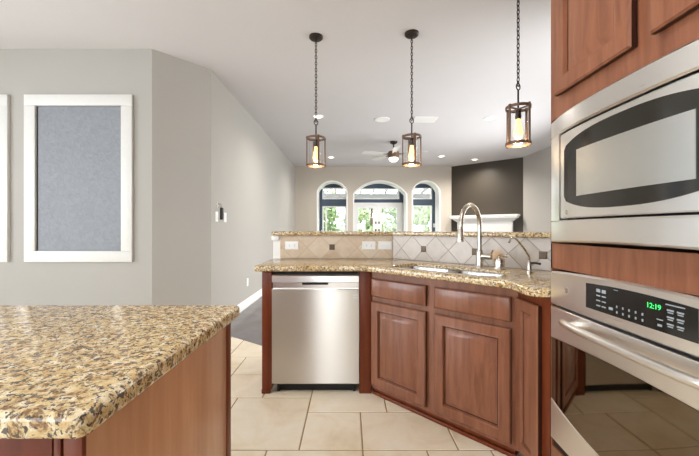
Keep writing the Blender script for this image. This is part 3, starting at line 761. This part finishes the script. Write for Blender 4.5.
# ------------------------------------------------------------------ pendants
pd = thing('pendant_light', 'bronze cage pendant over the dishwasher, first from the long wall', 'pendant light', (-0.302, 3.02, H), 0.35, 'cage pendants over the bar')
PZ = -1.17                                   # underside of the cage
obj('canopy', lathe(B(), [(0, -0.0005), (0.062, -0.0005), (0.062, -0.014), (0.052, -0.024), (0.012, -0.030), (0, -0.030)]), M_BRONZE, pd)
bm = B(); ztop, zbot = -0.03, PZ+0.40; nl = 26; pitch = (ztop-zbot)/nl
for k in range(nl):
    zc_ = ztop-(k+0.5)*pitch; hl = pitch*0.66; hw = 0.0085; pts = []
    for j in range(11):
        t = 2*PI*j/10; a, b = hw*math.cos(t), hl*math.sin(t)
        pts.append((a, 0, zc_+b) if k % 2 else (0, a, zc_+b))
    tube(bm, pts, 0.0033, 6, cap=False)
obj('chain', bm, M_BRONZE, pd)
bm = B(); tube(bm, [(0.018*math.cos(2*PI*j/16), 0, PZ+0.395+0.022*math.sin(2*PI*j/16)) for j in range(17)], 0.004, 8, cap=False)
obj('loop', bm, M_BRONZE, pd)
obj('stem', tube(B(), [(0, 0, PZ+0.374), (0, 0, PZ+0.20)], 0.006, 10), M_BRONZE, pd)
def band(z0, z1, r0, r1):
    return lathe(B(), [(r0, z0), (r1, z0), (r1, z1), (r0, z1), (r0, z0)], n=32)
rt = obj('top_ring', band(PZ+0.243, PZ+0.262, 0.075, 0.080), M_CAGE, pd)
bm = B(); box(bm, -0.076, 0.076, -0.008, 0.008, PZ+0.240, PZ+0.246); box(bm, -0.008, 0.008, -0.076, 0.076, PZ+0.240, PZ+0.246); obj('cross_bar', bm, M_CAGE, pd)
obj('bottom_ring', band(PZ, PZ+0.018, 0.075, 0.080), M_CAGE, pd)
for k in range(4):
    a = k*PI/2; bm = B(); box(bm, 0.080, 0.087, -0.008, 0.008, PZ-0.004, PZ+0.266, 0.001)
    for zz in (PZ+0.012, PZ+0.25): lathe(bm, [(0, 0.005), (0.004, 0.004), (0.006, 0), (0, 0)], (0.088, 0, zz), 10, Matrix.Rotation(PI/2, 4, 'Y'))
    bm.transform(Matrix.Rotation(a, 4, 'Z')); obj('cage_post', bm, M_CAGE, pd)
obj('glass_shade', lathe(B(), [(0.066, PZ+0.012), (0.066, PZ+0.235), (0.0645, PZ+0.235), (0.0645, PZ+0.012), (0.066, PZ+0.012)], n=28), M_GLASS, pd)
obj('socket', lathe(B(), [(0, PZ+0.235), (0.018, PZ+0.235), (0.020, PZ+0.19), (0.016, PZ+0.175), (0, PZ+0.175)]), M_BRONZE, pd)
obj('bulb', lathe(B(), [(0, PZ+0.178), (0.013, PZ+0.176), (0.016, PZ+0.15), (0.026, PZ+0.10), (0.029, PZ+0.075), (0.022, PZ+0.05), (0.010, PZ+0.04), (0, PZ+0.038)], n=20), M_BULB, pd)
for (x, y, rz, lab) in ((0.552, 2.97, 0.15, 'bronze cage pendant hanging in front of the ceiling fan, middle of three'), (1.138, 2.26, 0.45, 'bronze cage pendant nearest the oven tower, lowest over the sink bend')):
    c = copy_tree(pd); c.location = (x, y, H); c.rotation_euler = (0, 0, rz); c['label'] = lab
pend = [(-0.302, 3.02), (0.552, 2.97), (1.138, 2.26)]
for i, (x, y) in enumerate(pend):
    l = bpy.data.lights.new('pendant_glow', 'POINT'); l.energy = 2.5; l.color = (1, 0.78, 0.5); l.shadow_soft_size = 0.03
    o = bpy.data.objects.new('pendant_glow', l); COL.objects.link(o); o.location = (x, y, H+PZ+0.03)

# ------------------------------------------------------------------ ceiling things
def can(label, x, y, power=10.0):
    r = thing('recessed_light', label, 'ceiling light', (x, y, H), 0, 'recessed ceiling lights')
    obj('trim_ring', lathe(B(), [(0.062, -0.0005), (0.095, -0.0005), (0.093, -0.006), (0.066, -0.009), (0.060, -0.004), (0.062, -0.0005)], n=32), M_TRIM, r)
    obj('lens', lathe(B(), [(0, -0.004), (0.061, -0.004), (0.061, -0.001), (0, -0.001)], n=32), M_LENS, r)
    l = bpy.data.lights.new('downlight', 'SPOT'); l.energy = power; l.spot_size = 2.8; l.spot_blend = 0.9; l.color = (1, 0.95, 0.88); l.shadow_soft_size = 0.05
    o = bpy.data.objects.new('downlight', l); COL.objects.link(o); o.location = (x, y, H-0.02)
can('recessed ceiling light just above the cage of the first pendant', -0.485, 5.16, 95)
can('recessed ceiling light beside the cage of the first pendant, near the far arches', -0.447, 8.1, 105)
can('bright recessed ceiling light near the third pendant cage', 2.2, 5.25, 200)
can('recessed ceiling light between the arches and the fireplace wall', 2.19, 7.98, 210)
can('recessed ceiling light washing the dark fireplace wall', 3.12, 8.35, 140)
for (x, y) in ((-0.9, -0.8), (-0.25, 0.85)):   # unseen lamps added overhead to brighten the oven tower and kitchen
    l = bpy.data.lights.new('added_kitchen_fill', 'SPOT'); l.energy = 58 if x > -0.5 else 12; l.spot_size = 2.6; l.spot_blend = 0.8; l.color = (1, 0.975, 0.94); l.shadow_soft_size = 0.08
    o = bpy.data.objects.new('added_kitchen_fill', l); COL.objects.link(o); o.location = (x, y, H-0.03)
vt = thing('ceiling_vent', 'white slatted air vent on the ceiling beside middle pendant chain', 'vent', (1.19, 5.3, H))
bm = B()
for q in ((-0.18, 0.18, -0.13, -0.11), (-0.18, 0.18, 0.11, 0.13), (-0.18, -0.16, -0.11, 0.11), (0.16, 0.18, -0.11, 0.11)): box(bm, q[0], q[1], q[2], q[3], -0.012, -0.0005)
obj('frame', bm, M_TRIM, vt)
bm = B()
for k in range(9): box(bm, -0.16, 0.16, -0.10+k*0.025-0.007, -0.10+k*0.025+0.007, -0.009, -0.004)
obj('slats', bm, M_TRIM, vt)
obj('duct', bx(-0.16, 0.16, -0.11, 0.11, -0.002, -0.0005), M_WALL, vt)
sp_ = thing('ceiling_speaker', 'round white flush speaker on the ceiling between first two pendants', 'speaker', (0.52, 5.3, H))
obj('rim', lathe(B(), [(0.105, -0.0005), (0.12, -0.0005), (0.118, -0.008), (0.107, -0.008), (0.105, -0.0005)], n=36), M_TRIM, sp_)
obj('grille', lathe(B(), [(0, -0.006), (0.106, -0.006), (0.106, -0.001), (0, -0.001)], n=36), M_TRIM, sp_)
# fan
fn = thing('ceiling_fan', 'bronze ceiling fan with pale blades and a lit bowl behind the middle pendant', 'ceiling fan', (0.875, 6.65, H), 0.0)
obj('canopy', lathe(B(), [(0, -0.0005), (0.075, -0.0005), (0.07, -0.03), (0.035, -0.055), (0, -0.055)]), M_BRONZE, fn)
obj('downrod', tube(B(), [(0, 0, -0.05), (0, 0, -0.19)], 0.014, 10), M_BRONZE, fn)
obj('motor', lathe(B(), [(0, -0.18), (0.05, -0.182), (0.10, -0.20), (0.112, -0.23), (0.112, -0.30), (0.09, -0.325), (0, -0.325)]), M_CAGE, fn)
obj('light_bowl', lathe(B(), [(0, -0.325), (0.088, -0.326), (0.088, -0.36), (0.06, -0.392), (0, -0.40)]), M_FANLENS, fn)
M_BLADE = plain('fan_blade', (206, 202, 196), 0.35)
for k in range(5):
    a = math.radians(196+72*k)
    bm = B(); bl = rounded([(0.16, -0.045), (0.66, -0.068), (0.66, 0.068), (0.16, 0.045)], [0.01, 0.05, 0.05, 0.01], 4)
    s_ = slab(bl, -0.004, 0.004); s_.transform(Matrix.Translation((0, 0, -0.255)) @ Matrix.Rotation(0.22, 4, 'X')); s_.transform(Matrix.Rotation(a, 4, 'Z'))
    b_ = obj('blade', s_, M_BLADE, fn)
    bm.free(); bm = bx(0.10, 0.22, -0.02, 0.02, -0.262, -0.248, 0.003); bm.transform(Matrix.Rotation(a, 4, 'Z')); obj('blade_arm', bm, M_BRONZE, b_)

# ------------------------------------------------------------------ mantel on the fireplace wall
ma = thing('fireplace_mantel', 'white mantel shelf with stepped crown on the dark corner wall', 'mantel', (3.51, 8.716, 0), math.atan2(-1.25, 1.40))
# local x runs along the wall, local -y points into the room
def tier(bm, hw, out, z0, z1, hw2, out2):
    prism_strip(bm, [[(-a, 0.0 if True else 0, z) if False else (-a, -0.001, z), (a, -0.001, z), (a, -o, z), (-a, -o, z)] for a, o, z in ((hw, out, z0), (hw2, out2, z1))])
bm = B(); tier(bm, 0.86, 0.21, 1.455, 1.505, 0.86, 0.21); obj('shelf', bm, M_TRIM, ma)
bm = B(); tier(bm, 0.70, 0.09, 1.33, 1.42, 0.82, 0.18); tier(bm, 0.835, 0.195, 1.42, 1.455, 0.835, 0.195); obj('crown', bm, M_TRIM, ma)
bm = B(); tier(bm, 0.70, 0.07, 0.92, 1.33, 0.70, 0.07)
for s in (-1, 1): box(bm, min(s*0.46, s*0.70), max(s*0.46, s*0.70), -0.07, -0.001, 0, 0.92)
obj('surround', bm, M_TRIM, ma)
obj('firebox', bx(-0.45, 0.45, -0.03, -0.002, 0.0, 0.915), M_BLACK, ma)

# ------------------------------------------------------------------ outdoors beyond the windows
struct('ground_patio', bx(-6, 8, 10.02, 13.6, -0.15, -0.05), M_PATIO)
struct('ground_lawn', bx(-14, 16, 13.6, 30, -0.15, -0.06), M_LAWN)
pg = thing('pergola', 'pale grey open slatted pergola over the patio outside the windows', 'pergola', (0.8, 12.0, -0.05))
for x in (-2.2, 3.6): obj('post', bx(x-0.06, x+0.06, 13.1, 13.22, -0.05, 2.35), M_PERG, pg, True)
obj('beam', bx(-2.6, 4.0, 13.08, 13.24, 2.35, 2.53), M_PERG, pg, True)
obj('beam', bx(-2.6, 4.0, 10.4, 10.5, 2.62, 2.78), M_PERG, pg, True)
for k in range(14):
    x = -2.5+k*0.49
    bm = B(); prism_strip(bm, [[(x-0.025, 10.3, 2.78), (x+0.025, 10.3, 2.78), (x+0.025, 10.3, 2.90), (x-0.025, 10.3, 2.90)], [(x-0.025, 13.5, 2.53), (x+0.025, 13.5, 2.53), (x+0.025, 13.5, 2.65), (x-0.025, 13.5, 2.65)]])
    obj('rafter', bm, M_PERG, pg, True)
def tree(label, x, y, h, r, mat, seed):
    rnd = random.Random(seed)
    t = thing('garden_tree', label, 'tree', (x, y, -0.06), 0, 'trees beyond the windows')
    obj('trunk', tube(B(), [(0, 0, 0), (0.05, 0, h*0.3), (-0.03, 0.02, h*0.6), (0, 0, h*0.8)], [0.10, 0.085, 0.06, 0.03], 8), M_BARK, t)
    bm = B()
    blobs = [(rnd.uniform(-.6, .6)*r, rnd.uniform(-.5, .5)*r, h*rnd.uniform(0.18, 0.92), r*rnd.uniform(0.35, 0.6)) for _ in range(12)]
    for _ in range(2600):
        bxx, byy, bzz, br = rnd.choice(blobs)
        d = Vector((rnd.gauss(0, 1), rnd.gauss(0, 1), rnd.gauss(0, 1))).normalized()*br*rnd.uniform(0.6, 1.0)
        c = Vector((bxx, byy, bzz))+d
        if c.z < 0.05: continue
        u = Vector((rnd.gauss(0, 1), rnd.gauss(0, 1), rnd.gauss(0, 1))).normalized(); w = u.cross(d.normalized()+Vector((0.01, 0, 0))).normalized()
        s = rnd.uniform(0.07, 0.15)
        bm.faces.new([bm.verts.new(c+u*s), bm.verts.new(c+w*s*0.5), bm.verts.new(c-u*s), bm.verts.new(c-w*s*0.5)])
    obj('foliage', bm, mat, t, smooth=False)
for i, (x, y, h, r, m, lab) in enumerate((
    (-1.6, 15.6, 3.1, 1.1, M_LEAF, 'leafy green shrub outside the first arched window'),
    (0.0, 17.6, 2.8, 1.0, M_LEAF2, 'pale green tree between the first window and the glass doors'),
    (1.0, 14.9, 2.9, 0.75, M_LEAF2, 'pale leafy tree behind the first glass door leaf'),
    (2.6, 17.6, 2.9, 1.0, M_LEAF, 'green tree behind the second glass door leaf'),
    (3.4, 14.9, 2.6, 0.8, M_LEAF2, 'pale green shrub outside the window nearest the fireplace'))):
    tree(lab, x, y, h, r, m, 40+i)
